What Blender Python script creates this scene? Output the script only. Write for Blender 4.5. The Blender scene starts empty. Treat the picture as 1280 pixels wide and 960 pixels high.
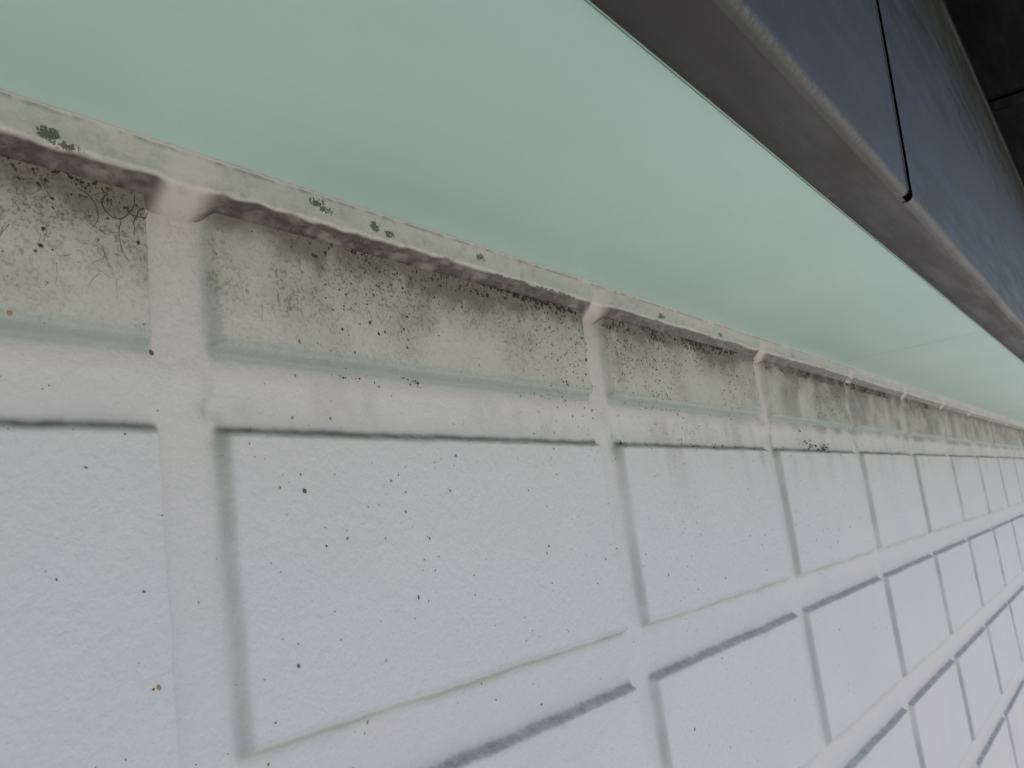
import bpy, math, random, bmesh
import numpy as np
from mathutils import Matrix, Vector
random.seed(4); rng=np.random.default_rng(4)
S=0.2   # metres per unit: distance camera - wall
sc=bpy.context.scene
col=sc.collection

# ---------------------------------------------------------------- noise
def _h(ix,iy,seed):
    n=(ix*374761393+iy*668265263+seed*1442695041)&0xFFFFFFFF
    n=((n^(n>>13))*1274126177)&0xFFFFFFFF
    return ((n^(n>>16))&0xFFFF)/65535.0
def vnoise(x,y,seed=0):
    x=np.asarray(x,dtype=float)+137.3; y=np.asarray(y,dtype=float)+71.7
    ix=np.floor(x).astype(np.int64); iy=np.floor(y).astype(np.int64)
    fx=x-ix; fy=y-iy
    fx=fx*fx*(3-2*fx); fy=fy*fy*(3-2*fy)
    a=_h(ix,iy,seed);b=_h(ix+1,iy,seed);c=_h(ix,iy+1,seed);d=_h(ix+1,iy+1,seed)
    return (a*(1-fx)+b*fx)*(1-fy)+(c*(1-fx)+d*fx)*fy
def fbm(x,y,seed=0,o=3):
    s=0;a=.5
    for i in range(o):
        s=s+a*(vnoise(x,y,seed+i)*2-1); x=x*2.03;y=y*2.03;a*=.5
    return s
def ss(a,b,x):
    t=np.clip((x-a)/(b-a),0,1); return t*t*(3-2*t)

def grid_mesh(name,X,Y,Z,attrs,mat,cattrs={}):
    n,m=X.shape
    me=bpy.data.meshes.new(name)
    co=np.stack([X,Y,Z],-1).reshape(-1,3)*S
    me.vertices.add(n*m); me.vertices.foreach_set('co',co.astype(np.float32).ravel())
    idx=np.arange(n*m).reshape(n,m)
    q=np.stack([idx[:-1,:-1],idx[1:,:-1],idx[1:,1:],idx[:-1,1:]],-1).reshape(-1,4)
    me.loops.add(q.size); me.loops.foreach_set('vertex_index',q.astype(np.int32).ravel())
    me.polygons.add(len(q)); me.polygons.foreach_set('loop_start',(np.arange(len(q))*4).astype(np.int32))
    me.polygons.foreach_set('use_smooth',np.ones(len(q),dtype=bool))
    me.update(calc_edges=True)
    for k,v in attrs.items():
        a=me.attributes.new(k,'FLOAT','POINT'); a.data.foreach_set('value',v.astype(np.float32).ravel())
    for k,v in cattrs.items():
        a=me.attributes.new(k,'FLOAT_COLOR','POINT')
        vv=np.concatenate([v,np.ones(v.shape[:-1]+(1,))],-1); a.data.foreach_set('color',vv.astype(np.float32).ravel())
    me.materials.append(mat)
    o=bpy.data.objects.new(name,me); col.objects.link(o); return o

class NT:
    def __init__(s,name):
        s.mat=bpy.data.materials.new(name); s.mat.use_nodes=True
        s.t=s.mat.node_tree; s.t.nodes.clear()
        s.out=s.t.nodes.new('ShaderNodeOutputMaterial')
        s.b=s.t.nodes.new('ShaderNodeBsdfPrincipled'); s.t.links.new(s.b.outputs[0],s.out.inputs[0])
        tc=s.t.nodes.new('ShaderNodeTexCoord'); s.P=tc.outputs['Object']
    def set(s,sock,v):
        if isinstance(v,bpy.types.NodeSocket): s.t.links.new(v,sock)
        elif isinstance(v,(tuple,list)) and len(v)==3 and sock.type=='RGBA': sock.default_value=(*v,1)
        else: sock.default_value=v
    def m(s,op,a,b=0.0,c=0.0,clamp=False):
        n=s.t.nodes.new('ShaderNodeMath'); n.operation=op; n.use_clamp=clamp
        s.set(n.inputs[0],a); s.set(n.inputs[1],b); s.set(n.inputs[2],c); return n.outputs[0]
    def mul(s,*a):
        r=a[0]
        for x in a[1:]: r=s.m('MULTIPLY',r,x)
        return r
    def ramp(s,v,a,b,lo=0.0,hi=1.0):
        n=s.t.nodes.new('ShaderNodeMapRange'); n.interpolation_type='SMOOTHSTEP'
        s.set(n.inputs['Value'],v); s.set(n.inputs['From Min'],a); s.set(n.inputs['From Max'],b)
        s.set(n.inputs['To Min'],lo); s.set(n.inputs['To Max'],hi); return n.outputs[0]
    def mix(s,f,a,b):
        n=s.t.nodes.new('ShaderNodeMix'); n.data_type='RGBA'
        s.set(n.inputs[0],f); s.set(n.inputs[6],a); s.set(n.inputs[7],b); return n.outputs[2]
    def noise(s,scale,detail=3,rough=.5,vec=None):
        n=s.t.nodes.new('ShaderNodeTexNoise'); s.set(n.inputs['Vector'],vec or s.P)
        n.inputs['Scale'].default_value=scale;n.inputs['Detail'].default_value=detail
        n.inputs['Roughness'].default_value=rough
        return n.outputs['Fac']
    def map(s,sc_,loc=(0,0,0)):
        n=s.t.nodes.new('ShaderNodeMapping'); s.set(n.inputs['Vector'],s.P)
        n.inputs['Scale'].default_value=sc_; n.inputs['Location'].default_value=loc; return n.outputs[0]
    def attr(s,name,c=False):
        n=s.t.nodes.new('ShaderNodeAttribute'); n.attribute_name=name; return n.outputs['Color' if c else 'Fac']
    def bump(s,h,dist,strength=1.0):
        n=s.t.nodes.new('ShaderNodeBump'); n.inputs['Distance'].default_value=dist
        n.inputs['Strength'].default_value=strength; s.set(n.inputs['Height'],h); return n.outputs[0]
def lerp(f,a,b):
    f=np.asarray(f)[...,None]; return a*(1-f)+np.array(b)*f

# ================================================================ WALL
P_,W_=1.122,1.037; XL=.785
PZ,HZ=.525,.425; ZT=.205
HS=.568
def lines(lo,hi,origin,period,size,zones):
    out=[lo,hi]
    k0=int(math.floor((lo-origin)/period))-1;k1=int(math.ceil((hi-origin)/period))+1
    for k in range(k0,k1):
        o=origin+k*period
        for (a,b,i_,e_) in zones:
            if a<=o+period*.5<b: i,e=i_,e_
        out+=list(np.arange(o-.009,o+.030,e))
        out+=list(np.arange(o+.030,o+size-.030,i))
        out+=list(np.arange(o+size-.030,o+size+.009,e))
        out+=list(np.arange(o+size+.009,o+period-.009,min(i,.02)))
    out=np.array(sorted(x for x in out if lo<=x<=hi))
    keep=[out[0]]
    for x in out[1:]:
        if x-keep[-1]>.0012: keep.append(x)
    return np.array(keep)
def sl(a,b,x):
    t=np.clip((x-a)/(b-a),0,1); return .6*t+.4*t*t*(3-2*t)
def wall_fn(X,Z):
    w1=fbm(X*9,Z*9,11)*.004; w2=fbm(X*9,Z*9,31)*.0035
    w3=fbm(X*40,Z*40,41,2)*.0016; w4=fbm(X*40,Z*40,51,2)*.0016
    u=np.mod(X-XL+.045,P_)-.045+w1+w3
    v=np.mod(Z-(ZT-HZ)+.05,PZ)-.05+w2+w4
    pl=sl(0,.014,u); pr=sl(0,.010,W_-u); pb=sl(0,.013,v); pt=sl(0,.013,HZ-v)
    face=pl*pr*pb*pt
    h=.0190*face
    h=h+.0024*fbm(X*4,Z*4,5)*(1-.5*face)+.0010*fbm(X*14,Z*14,7)
    h=h+.0020*(1-face)*fbm(X*22,Z*22,9)
    return u,v,face,h
xs=lines(-10,40,XL,P_,W_,[(-99,.0,.15,.008),(0,3.4,.009,.0028),(3.4,9,.04,.0045),(9,99,.15,.008)])
zs=lines(-11.4,HS+.02,ZT-HZ,PZ,HZ,[(-99,-1.7,.12,.008),(-1.7,99,.009,.0028)])
X,Z=np.meshgrid(xs,zs,indexing='ij')
u,v,face,h=wall_fn(X,Z)
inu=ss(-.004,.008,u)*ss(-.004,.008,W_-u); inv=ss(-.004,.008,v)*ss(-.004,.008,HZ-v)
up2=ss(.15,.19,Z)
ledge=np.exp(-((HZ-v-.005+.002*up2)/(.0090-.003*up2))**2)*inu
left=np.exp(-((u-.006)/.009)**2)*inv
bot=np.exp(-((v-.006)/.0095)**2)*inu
row1=ss(.27,.285,Z)
n1=fbm(X*3,Z*3,101); n2=fbm(X*9,Z*9,111); n3=fbm(X*28,Z*28,121)
C=np.zeros(X.shape+(3,))+np.array((.68,.68,.715))
C=lerp(ss(-.4,.4,n1)*.7,C,(.715,.705,.725))
C=lerp((1-face)*.45,C,(.725,.695,.70))
warm=ss(-.12,.34,Z+n2*.12)
C=lerp(warm*.55,C,(.695,.645,.595))
C=lerp(row1*(1-face)*.5,C,(.63,.57,.515))
C=lerp(row1*face*(.74+.2*ss(1.0,3.0,X)),C,(.53,.51,.435))
st=ss(-.1,.55,fbm(X*11,Z*2.2,131)+.4*n3)
up=ss(.35,.505,Z+.05*n2)
C=lerp(row1*np.maximum(face,.2)*np.clip(.45*up+.35*st*up+.14*ss(0,.5,n2)+.75*ss(.450,.500,Z+.03*n3+.03*n2),0,1)*.88,C,(.150,.128,.090))
C=lerp(row1*ss(2.0,4,X)*.6*ss(-.4,.4,n2+.3*n3),C,(.16,.15,.125))
C=lerp(ss(.02,.21,Z)*(1-ss(.25,.3,Z))*ss(1.7,2.4,X)*ss(.0,.45,fbm(X*16,Z*2.5,141)+.3*n3)*.32,C,(.38,.33,.30))
C=lerp(ss(.20,.24,Z)*(1-ss(.27,.30,Z))*ss(.1,.6,.5*n2+.9*n3)*.18,C,(.40,.35,.30))
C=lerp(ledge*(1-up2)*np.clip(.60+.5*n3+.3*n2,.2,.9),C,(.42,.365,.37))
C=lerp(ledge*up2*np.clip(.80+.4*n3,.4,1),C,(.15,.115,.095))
C=lerp(left*np.clip(.50+.6*n2,.15,.8),C,(.36,.385,.355))  # side-face shading painted into the colour, with a little green algae
C=lerp(bot*np.clip(.80+.4*n2,.3,1),C,(.36,.425,.395))  # greenish light on the downward faces, put into the colour
b1=np.exp(-((Z+fbm(X*9,Z*9,31)*.0035-.309)/.0125)**2)*inu*row1
C=lerp(b1*.75,C,(.30,.375,.335))  # top-row undersides: the same green light painted in more strongly
C=lerp(ss(.16,.2,Z)*(1-ss(.22,.26,Z))*np.exp(-((u+.004)/.016)**2)*ss(-.1,.4,n3)*.6,C,(.15,.17,.13))
grime=row1*(.20+.80*face)*(.25+.85*up)*np.clip(.75+1.0*n2,0.15,1.1)
grime=np.maximum(grime,.35*ss(.1,.22,Z)*ss(1.6,2.2,X)*ss(.05,.4,n2))
n=NT('painted_brick_siding')
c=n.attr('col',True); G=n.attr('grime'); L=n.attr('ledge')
hf=n.noise(800,2,.7); mf=n.noise(300,2,.6)
g=n.ramp(n.m('ADD',hf,n.m('MULTIPLY',n.m('SUBTRACT',mf,.5),.55)),.46,.68)
c=n.mix(n.mul(g,G,.8),c,(.13,.115,.085))
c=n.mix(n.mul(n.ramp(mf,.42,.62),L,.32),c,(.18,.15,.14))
n.set(n.b.inputs['Base Color'],c); n.b.inputs['Roughness'].default_value=.42
n.set(n.b.inputs['Normal'],n.bump(n.m('ADD',n.m('MULTIPLY',hf,.4),mf),.00040))
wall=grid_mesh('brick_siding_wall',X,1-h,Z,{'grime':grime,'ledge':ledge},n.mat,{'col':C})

# ================================================================ SEALANT BEAD
xs=np.array(sorted(set(list(np.round(np.arange(.2,4.2,.005),5))+list(np.arange(4.2,10,.02))+list(np.arange(10,40,.15))+list(np.arange(-10,.2,.1)))))
um=np.mod(xs-XL+.045,P_)-.045
inb=ss(-.024,.016,um)*ss(-.030,.010,W_-um)
prof_b=np.array([(.054,HS+.002),(.0535,HS-.002),(.0515,HS-.004),(.0495,.557),(.0475,.548),(.0460,.540),(.0450,.532),(.0445,.5265),(.0425,.5225),(.0385,.5195),(.034,.516),(.029,.5125),(.0235,.508),(.004,.498)])
prof_m=np.array([(.054,HS+.002),(.0535,HS-.002),(.0515,HS-.004),(.0490,.557),(.0455,.548),(.0415,.540),(.0370,.532),(.0325,.526),(.028,.520),(.023,.514),(.0175,.508),(.012,.502),(.006,.496),(-.003,.488)])
def refine(p,k=3):
    t=np.arange(len(p)); tt=np.linspace(0,len(p)-1,(len(p)-1)*k+1)
    return np.stack([np.interp(tt,t,p[:,0]),np.interp(tt,t,p[:,1])],-1)
pb_,pm_=refine(prof_b),refine(prof_m)
npf=len(pb_)
XX=np.repeat(xs[:,None],npf,1); q=inb[:,None]*pb_[None,:,0]+(1-inb[:,None])*pm_[None,:,0]
zz=inb[:,None]*pb_[None,:,1]+(1-inb[:,None])*pm_[None,:,1]
J=np.linspace(0,1,npf)[None,:]+0*XX
mid=ss(.1,.5,J)*(1-ss(.85,1,J))
q=q+mid*(.0022*fbm(XX*3,J*2,61)+.0014*fbm(XX*13,J*5,62)+.0008*fbm(XX*45,J*9,63))
zz=zz+mid*(.0026*fbm(XX*5,J*2,71)+.0016*fbm(XX*20,J*3,72))
q=q+.0018*(1-ss(.1,.3,J))*fbm(XX*8,J*2,66)
IB=np.repeat(inb[:,None],npf,1)
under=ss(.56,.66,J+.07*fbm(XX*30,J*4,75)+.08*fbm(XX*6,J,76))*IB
spot=np.zeros_like(XX)
for (sx,sz,rx,rz,a) in [(.552,.535,.012,.007,1),(.572,.527,.02,.005,.6),(.972,.553,.014,.006,1),(.992,.546,.016,.005,1),(1.102,.543,.011,.007,1),(1.135,.538,.010,.006,1),(1.396,.546,.012,.006,.95),
    (2.19,.540,.02,.007,1),(2.60,.535,.03,.006,.7),(3.3,.54,.03,.008,.6),(1.50,.522,.06,.003,.9),(1.66,.520,.09,.004,1),(2.45,.520,.09,.004,1),(2.7,.520,.09,.005,1.1),(3.6,.52,.2,.005,1),(4.1,.52,.3,.006,.7)]:
    spot=np.maximum(spot,a*np.exp(-((XX-sx)/rx)**2-((zz-sz)/rz)**2))
lip=np.exp(-((J-.16)/.030)**2)
m1=fbm(XX*5,J*2,91);m2=fbm(XX*22,J*5,95);m3=fbm(XX*70,J*9,98)
C=np.zeros(XX.shape+(3,))+np.array((.44,.455,.405))
C=lerp(ss(-.3,.3,m1),C,(.50,.495,.445))
C=lerp(ss(.0,.6,m2+.4*m3)*.18,C,(.30,.305,.255))
C=lerp(np.exp(-((J-.53)/.035)**2)*.6,C,(.66,.64,.58))  # painted highlight along the rounded lower lip
C=lerp(lip*ss(-.4,.2,m2+m3)*.85,C,(.17,.23,.20))
C=lerp(ss(.40,.8,J)*(1-IB)*.85,C,(.49,.44,.40))
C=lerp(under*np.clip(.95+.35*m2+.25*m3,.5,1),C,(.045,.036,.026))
n=NT('paint_skinned_sealant')
c=n.attr('col',True);SP=n.attr('spot')
hf=n.noise(1100,2,.7);mf=n.noise(260,2,.6)
g=n.mul(n.ramp(n.m('ADD',SP,n.m('MULTIPLY',n.m('SUBTRACT',n.m('ADD',hf,mf),1.0),3.2)),.25,.45),n.ramp(SP,.08,.3))
c=n.mix(n.mul(g,.93),c,(.055,.07,.045))
c=n.mix(n.ramp(mf,.5,.75,0,.30),c,(.22,.22,.17))
n.set(n.b.inputs['Base Color'],c); n.b.inputs['Roughness'].default_value=.28
n.set(n.b.inputs['Normal'],n.bump(n.m('ADD',hf,n.m('MULTIPLY',mf,2)),.0002))
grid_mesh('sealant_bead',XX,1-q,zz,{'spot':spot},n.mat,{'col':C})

# ================================================================ SOFFIT
n=NT('pale_green_soffit')
lf=n.noise(7,3);hf=n.noise(700,2,.6);st=n.noise(60,3,.6,vec=n.map((.12,1,1)))
c=n.mix(n.ramp(lf,.35,.65),(.44,.63,.58),(.475,.665,.61))
c=n.mix(n.mul(n.ramp(st,.42,.7),.16),c,(.39,.56,.515))
n.set(n.b.inputs['Base Color'],c);n.b.inputs['Roughness'].default_value=.33
n.set(n.b.inputs['Normal'],n.bump(n.m('ADD',n.m('MULTIPLY',hf,.06),lf),.0012))
mat_soffit=n.mat
NI=.386
def boxmesh(name,x0,x1,y0,y1,z0,z1,mat,bev=0):
    bm=bmesh.new(); bmesh.ops.create_cube(bm,size=1)
    for vv in bm.verts:
        vv.co=Vector(((x0+x1)/2+vv.co.x*(x1-x0),(y0+y1)/2+vv.co.y*(y1-y0),(z0+z1)/2+vv.co.z*(z1-z0)))*S
    if bev: bmesh.ops.bevel(bm,geom=bm.edges[:],offset=bev*S,segments=2,affect='EDGES')
    me=bpy.data.meshes.new(name);bm.to_mesh(me);bm.free();me.materials.append(mat)
    o=bpy.data.objects.new(name,me);col.objects.link(o);return o
def empty(name,kids):
    e=bpy.data.objects.new(name,None);col.objects.link(e)
    for k in kids:k.parent=e
    return e
a=boxmesh('board_near',-10,3.90,NI+.004,1.06,HS,HS+.05,mat_soffit,.003)
b_=boxmesh('board_far',3.902,40,NI+.004,1.06,HS+.0004,HS+.05,mat_soffit,.003)
empty('eaves_soffit',[a,b_])

# ================================================================ FASCIA
def metal(name,base,rough,met,spec=.5):
    n=NT(name)
    lf=n.noise(14,3,.6);st=n.noise(110,3,.65,vec=n.map((.12,1,1)));hf=n.noise(500,2,.6)
    c=n.mix(n.ramp(lf,.3,.7),base,tuple(x*1.3 for x in base))
    c=n.mix(n.mul(n.ramp(st,.5,.75),.4),c,tuple(min(1,x*1.8) for x in base))
    c=n.mix(n.ramp(hf,.6,.8,0,.25),c,tuple(min(1,x*2.2) for x in base))
    E=n.attr('edge')
    c=n.mix(n.mul(E,n.ramp(n.m('ADD',hf,st),.80,1.15,.05,.5)),c,(.17,.18,.18))
    n.b.inputs['Specular IOR Level'].default_value=spec
    n.set(n.b.inputs['Base Color'],c);n.set(n.b.inputs['Roughness'],n.ramp(st,.3,.7,rough-.06,rough+.12));n.b.inputs['Metallic'].default_value=met
    n.set(n.b.inputs['Normal'],n.bump(n.m('ADD',n.m('MULTIPLY',hf,.05),lf),.0012))
    return n.mat
steel=metal('weathered_steel',(.036,.038,.036),.40,.04,.42)
steel_u=metal('darker_steel_underside',(.026,.025,.025),.5,.0,.35)  # darker variant of the fascia steel for its bottom face
def arc(cx,cz,r,a0,a1,k=7):
    return [(cx+r*math.cos(math.radians(t)),cz+r*math.sin(math.radians(t))) for t in np.linspace(a0,a1,k)]
ZB=.560
def sweep(name,prof,edgev,x0,x1,mat,step=.05,wob=.0015,seed=1):
    p=np.array(prof);xs=np.concatenate([np.arange(x0,min(x1,5),step) if x0<5 else np.array([]),np.arange(max(x0,5),x1,.4),[x1]])
    xs=np.unique(xs)
    XX=np.repeat(xs[:,None],len(p),1);YY=p[None,:,0]+0*XX;ZZ=p[None,:,1]+0*XX
    YY=YY+wob*fbm(XX*1.3,ZZ*3,seed);ZZ=ZZ+wob*fbm(XX*1.1,YY*3,seed+5)
    E=np.array(edgev)[None,:]+0*XX
    return grid_mesh(name,XX,YY,ZZ,{'edge':E},mat)
r=.013
corner=arc(.262+r,ZB+r,r,270,180,7)
bottom=[(NI,.66),(NI,ZB+.004),(NI-.003,ZB),(NI-.03,ZB),(NI-.07,ZB),(.282,ZB)]
front=[(.2615,.60),(.260,.62),(.255,.75),(.250,.90),(.247,1.0),(.240,1.2),(.232,1.52)]
pb0=sweep('underside_sheet',bottom+[(.274,ZB+.003)],[0]*6+[.1],-10,40,steel_u,seed=33)
def piece(nm,x0,x1,off,seed):
    pr=[(.284,ZB-.0012)]+[(y,z-.0012) for y,z in corner]+front
    pr=[(y-off,z-(off*.6 if i<8 else 0)) for i,(y,z) in enumerate(pr)]
    ed=[.0,.1,.3,.7,1,.8,.45,.2]+[.05,.02]+[0]*5
    return sweep(nm,pr,ed,x0,x1,steel,seed=seed)
XS=1.875
p1=piece('sheet_near',-10,XS-.022,.000,3)
p2=piece('sheet_mid',XS+.022,5.2,.000,3)
p3=piece('sheet_far',5.225,40,.000,3)
dark=metal('dark_backing',(.002,.002,.002),.9,0,.0)
def backing(nm,x0,x1):
    pr=[(.286,ZB+.0004)]+[(y+.003,z+.0015) for y,z in corner[1:]]+[(y+.004,z) for y,z in front]
    return sweep(nm,pr,[0]*len(pr),x0,x1,dark,step=.02,wob=.0015,seed=3)
k1=backing('seam_backing',XS-.04,XS+.05);k2=backing('seam_backing_far',5.17,5.25)
def hem(nm,x0,rad):
    pr=[(y,z) for y,z in corner[2:]]+front
    cu=bpy.data.curves.new(nm,'CURVE');cu.dimensions='3D';cu.bevel_depth=rad*S;cu.bevel_resolution=3
    sp=cu.splines.new('POLY');sp.points.add(len(pr)-1)
    for i,(y,z) in enumerate(pr): sp.points[i].co=(x0*S,(y+.0005)*S,z*S,1)
    cu.use_fill_caps=True;cu.materials.append(steel)
    o=bpy.data.objects.new(nm,cu);col.objects.link(o);return o
h1=hem('hem_near',XS-.025,.0028)
empty('metal_fascia',[pb0,p1,p2,p3,k1,k2,h1])

# ================================================================ RAIN GUTTER + ROOF
gm=metal('black_gutter_paint',(.0016,.0016,.002),.7,0,.06)
gp=[(.225,1.95),(.225,1.56)]+arc(.205,1.54,.02,0,-90,4)[::1]+[(.0,1.52),(-.15,1.53)]+arc(-.20,1.62,.09,-70,-180,6)+[(-.30,1.95),(-.33,2.02),(-.31,2.05),(-.27,2.03),(-.27,1.95)]
kids=[sweep('trough',gp,[0]*len(gp),-10,40,gm,wob=.001)]
for i,xx in enumerate([.6,2.35,4.1,5.9,7.7]):
    kids.append(sweep('joint_collar_%d'%(i+1),[(y-(.006 if y<.2 else .004),z-.008) for y,z in gp],[0]*len(gp),xx,xx+.12,gm,step=.02,wob=0))
empty('rain_gutter',kids)
rm=metal('roof_sheet',(.05,.05,.055),.6,0)
bm=bmesh.new()
pts=[(-.30,2.10),(-.30,2.16),(12,6.2),(12,6.14)]
vs=[[bm.verts.new((x*S,y*S,z*S)) for y,z in pts] for x in(-10,40)]
for i in range(4):
    j=(i+1)%4; bm.faces.new([vs[0][i],vs[0][j],vs[1][j],vs[1][i]])
bm.faces.new(vs[0]);bm.faces.new(vs[1][::-1]);bmesh.ops.recalc_face_normals(bm,faces=bm.faces)
me=bpy.data.meshes.new('roof');bm.to_mesh(me);bm.free();me.materials.append(rm)
col.objects.link(bpy.data.objects.new('roof',me))

# ================================================================ SPECKS
V=[];F=[];CC=[]
SX=[];SZ=[];SR=[];SC=[]
def add(x,z,r_,c_): SX.append(x);SZ.append(z);SR.append(r_);SC.append(c_)
BL=(.04,.038,.03);BR=(.13,.08,.05);TAN=(.38,.25,.15);OL=(.14,.125,.085)
def field(nn,x0,x1,z0,z1,rmin,rmax,cols,dens,seed,lo=-.25,hi=.45):
    xa=rng.uniform(x0,x1,nn);za=rng.uniform(z0,z1,nn);a=rng.uniform(0,1,nn)
    d=dens(xa,za)*ss(lo,hi,fbm(xa*4,za*4,seed)+.5*fbm(xa*15,za*15,seed+4))
    rr=rmin+(rmax-rmin)*rng.power(.33,nn)
    for i in np.where(a<d)[0]: add(xa[i],za[i],rr[i],random.choice(cols))
onb=lambda x:((np.mod(x-XL+.045,P_)-.045)>.01)&((np.mod(x-XL+.045,P_)-.045)<W_)
field(13000,.3,6,.29,.505,.0007,.0034,[BL,BL,OL,OL,BR],lambda x,z:onb(x)*(.14+.75*ss(.36,.5,z)+.5*ss(1.3,1.75,x)),201)
field(8000,.3,6,.478,.509,.0012,.0048,[BL,BL,OL],lambda x,z:onb(x)*(.25+.9*ss(1.2,1.6,x)),211)
field(1800,1.6,6,.05,.30,.0008,.0032,[BL,OL,BR],lambda x,z:.2+.7*ss(.12,.21,z),221)
field(1500,.3,6,-.3,.28,.0008,.0026,[BR,BR,OL],lambda x,z:.30+0*x,231,-.4,.3)
field(1500,.3,5,-.8,.45,.0011,.0042,[TAN,TAN,(.24,.15,.09),(.42,.31,.22)],lambda x,z:.30+.5*ss(-.3,.1,z),241,-.5,.1)
field(700,.3,8,-1.8,.1,.0008,.0024,[(.3,.26,.24),BR,TAN],lambda x,z:.5+0*x,251,-.5,.2)
for x,z,r_ in [(1.80,.39,.0060),(.92,.115,.0040),(1.14,-.06,.0040),(.70,.30,.004)]: add(x,z,r_,BR)
SX=np.array(SX);SZ=np.array(SZ)
SH=wall_fn(SX,SZ)[3]
for i in range(len(SX)):
    k=8;b0=len(V);ang=random.uniform(0,3.14);el_=random.uniform(.55,1)
    hh=SH[i]
    V.append((SX[i]*S,(1-hh-.0016)*S,SZ[i]*S))
    for j in range(k):
        t_=2*math.pi*j/k;rr=SR[i]*random.uniform(.65,1.25)
        a_,b2=math.cos(t_)*rr,math.sin(t_)*rr*el_
        V.append(((SX[i]+a_*math.cos(ang)-b2*math.sin(ang))*S,(1-hh-.0004)*S,(SZ[i]+a_*math.sin(ang)+b2*math.cos(ang))*S))
    for j in range(k): F.append((b0,b0+1+j,b0+1+(j+1)%k))
    CC+= [SC[i]]*(k+1)
me=bpy.data.meshes.new('mildew_specks');me.from_pydata(V,[],F)
at=me.attributes.new('col','FLOAT_COLOR','POINT');at.data.foreach_set('color',np.concatenate([np.array(CC),np.ones((len(CC),1))],1).astype(np.float32).ravel())
n=NT('speck_dirt');n.set(n.b.inputs['Base Color'],n.attr('col',True));n.b.inputs['Roughness'].default_value=.85
me.materials.append(n.mat);col.objects.link(bpy.data.objects.new('mildew_specks',me))

# ================================================================ MILDEW CLUMPS + STRANDS
n=NT('mildew');n.set(n.b.inputs['Base Color'],(.03,.03,.022));n.b.inputs['Roughness'].default_value=.95
bm=bmesh.new()
def clump(x,z,out,k,sx,sz,r):
    for i in range(k):
        cx=x+random.gauss(0,sx);cz=z+random.gauss(0,sz);rr=r*random.uniform(.3,1.2)
        g=bmesh.ops.create_icosphere(bm,subdivisions=1,radius=1)
        for vv in g['verts']:
            f=random.uniform(.7,1.25)
            vv.co=Vector(((cx+vv.co.x*rr*f*1.3),(1-out+vv.co.y*rr*.6*f),(cz+vv.co.z*rr*f)))*S
for x,z,o_,k,sx,sz,r in [(1.50,.505,.020,30,.03,.003,.0034),(1.60,.502,.019,44,.04,.004,.0042),(1.72,.502,.019,44,.035,.005,.0042),
    (2.45,.502,.019,34,.08,.004,.0040),(2.65,.502,.019,50,.08,.006,.0048),(.47,.505,.019,20,.06,.003,.0024),(.62,.502,.019,16,.03,.004,.0024),
    (1.93,.200,.008,14,.006,.008,.0024),(3.6,.21,.012,24,.05,.008,.0045),(3.45,.225,.004,18,.05,.014,.004),(4.2,.50,.019,34,.3,.008,.005),(2.94,.495,.019,16,.04,.008,.003),
    (1.05,.292,.006,10,.02,.002,.0014),(1.21,.293,.006,10,.012,.003,.0016),(2.3,.205,.010,14,.15,.003,.0025),(2.7,.205,.010,14,.12,.003,.0025)]:
    clump(x,z,o_,k,sx,sz,r)
me=bpy.data.meshes.new('mildew_clumps');bm.to_mesh(me);bm.free();me.materials.append(n.mat)
col.objects.link(bpy.data.objects.new('mildew_clumps',me))
cu=bpy.data.curves.new('cobweb_strands','CURVE');cu.dimensions='3D';cu.bevel_depth=.0006*S;cu.bevel_resolution=0
def strand(x,z,L,a,curl,k=14,w=1.0):
    pts=[]
    for i in range(k):
        pts.append((x,z));x+=math.cos(a)*L/k;z+=math.sin(a)*L/k;a+=curl/k+random.uniform(-.35,.35)
    p=np.array(pts);hh=wall_fn(p[:,0],p[:,1])[3]
    sp=cu.splines.new('POLY');sp.points.add(k-1)
    for i in range(k):
        sp.points[i].co=(p[i,0]*S,(1-hh[i]-.0004)*S,p[i,1]*S,1);sp.points[i].radius=w*(1-.5*i/k)
strand(.640,.492,.10,-2.6,5.5,18,1.2);strand(.665,.480,.06,-1.2,3,14,1.1);strand(.69,.485,.05,3.3,2,14,1.1);strand(.655,.46,.06,-1.7,1,14,.6);strand(.60,.49,.07,-.3,-1.5,14,.7)
for i in range(90):
    x=random.choice([random.uniform(.42,.66),random.uniform(.42,.66),random.uniform(.83,1.2)])
    strand(x,random.uniform(.38,.505),random.uniform(.010,.035),random.uniform(-3.1,0),random.uniform(-.8,.8),9,random.uniform(.15,.50))
cu.materials.append(n.mat);col.objects.link(bpy.data.objects.new('cobweb_strands',cu))

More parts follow.
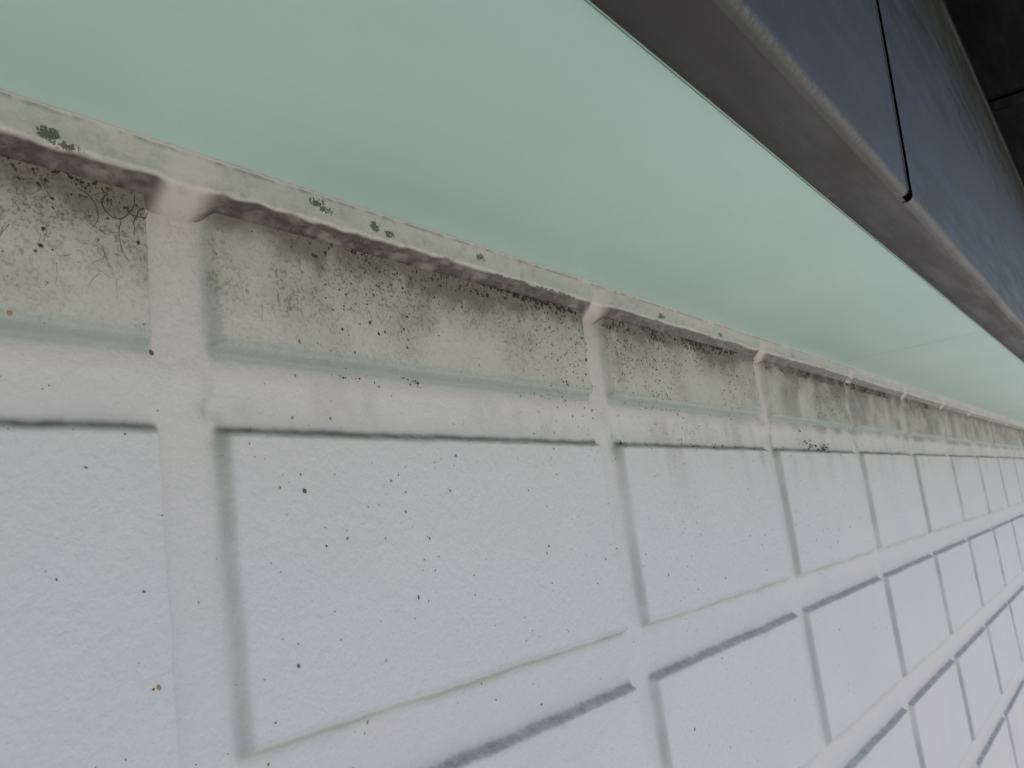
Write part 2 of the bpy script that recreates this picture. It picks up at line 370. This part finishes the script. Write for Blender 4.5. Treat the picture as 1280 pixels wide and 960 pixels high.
# ================================================================ GROUND
n=NT('concrete_paving')
lf=n.noise(1.2,3,.6);hf=n.noise(80,2,.6)
c=n.mix(n.ramp(lf,.3,.7),(.42,.40,.37),(.50,.48,.44));c=n.mix(n.mul(n.ramp(hf,.45,.7),.3),c,(.30,.29,.27))
n.set(n.b.inputs['Base Color'],c);n.b.inputs['Roughness'].default_value=.9
bm=bmesh.new();bmesh.ops.create_grid(bm,x_segments=8,y_segments=8,size=600)
for vv in bm.verts: vv.co.z=-11.4*S
me=bpy.data.meshes.new('ground');bm.to_mesh(me);bm.free();me.materials.append(n.mat)
col.objects.link(bpy.data.objects.new('ground',me))

# ================================================================ LIGHT
EL,AZ=70,200
w=bpy.data.worlds.new('World');sc.world=w;w.use_nodes=True
t=w.node_tree;bg=t.nodes['Background'];sk=t.nodes.new('ShaderNodeTexSky');sk.sky_type='NISHITA';sk.sun_disc=False
sk.sun_elevation=math.radians(EL);sk.sun_rotation=math.radians(AZ)
sk.dust_density=2.0
t.links.new(sk.outputs[0],bg.inputs[0]);bg.inputs[1].default_value=.118
sd=bpy.data.lights.new('sun','SUN');sd.energy=4.4;sd.angle=math.radians(.5);sd.color=(1,.95,.88)
so=bpy.data.objects.new('sun',sd);col.objects.link(so)
az=math.radians(AZ);el=math.radians(EL)
dvec=Vector((math.sin(az)*math.cos(el),math.cos(az)*math.cos(el),math.sin(el)))
so.rotation_euler=dvec.to_track_quat('Z','Y').to_euler()

# ================================================================ CAMERA
f=1150.0
vx=Vector((790,98,f)).normalized();vu=Vector((-870,-6537,f));vu=(vu-vx*vu.dot(vx)).normalized();vn=vu.cross(vx)
right=Vector((vx.x,vn.x,vu.x));down=Vector((vx.y,vn.y,vu.y));fwd=Vector((vx.z,vn.z,vu.z))
cd=bpy.data.cameras.new('camera');cd.sensor_width=36;cd.lens=36*f/1280;cd.clip_start=.005;cd.clip_end=2000
cd.dof.use_dof=True;cd.dof.focus_distance=.29;cd.dof.aperture_fstop=50
co=bpy.data.objects.new('camera',cd);col.objects.link(co)
co.matrix_world=Matrix((right,-down,-fwd)).transposed().to_4x4()
sc.camera=co
sc.view_settings.view_transform='Standard';sc.view_settings.look='None';sc.view_settings.exposure=0
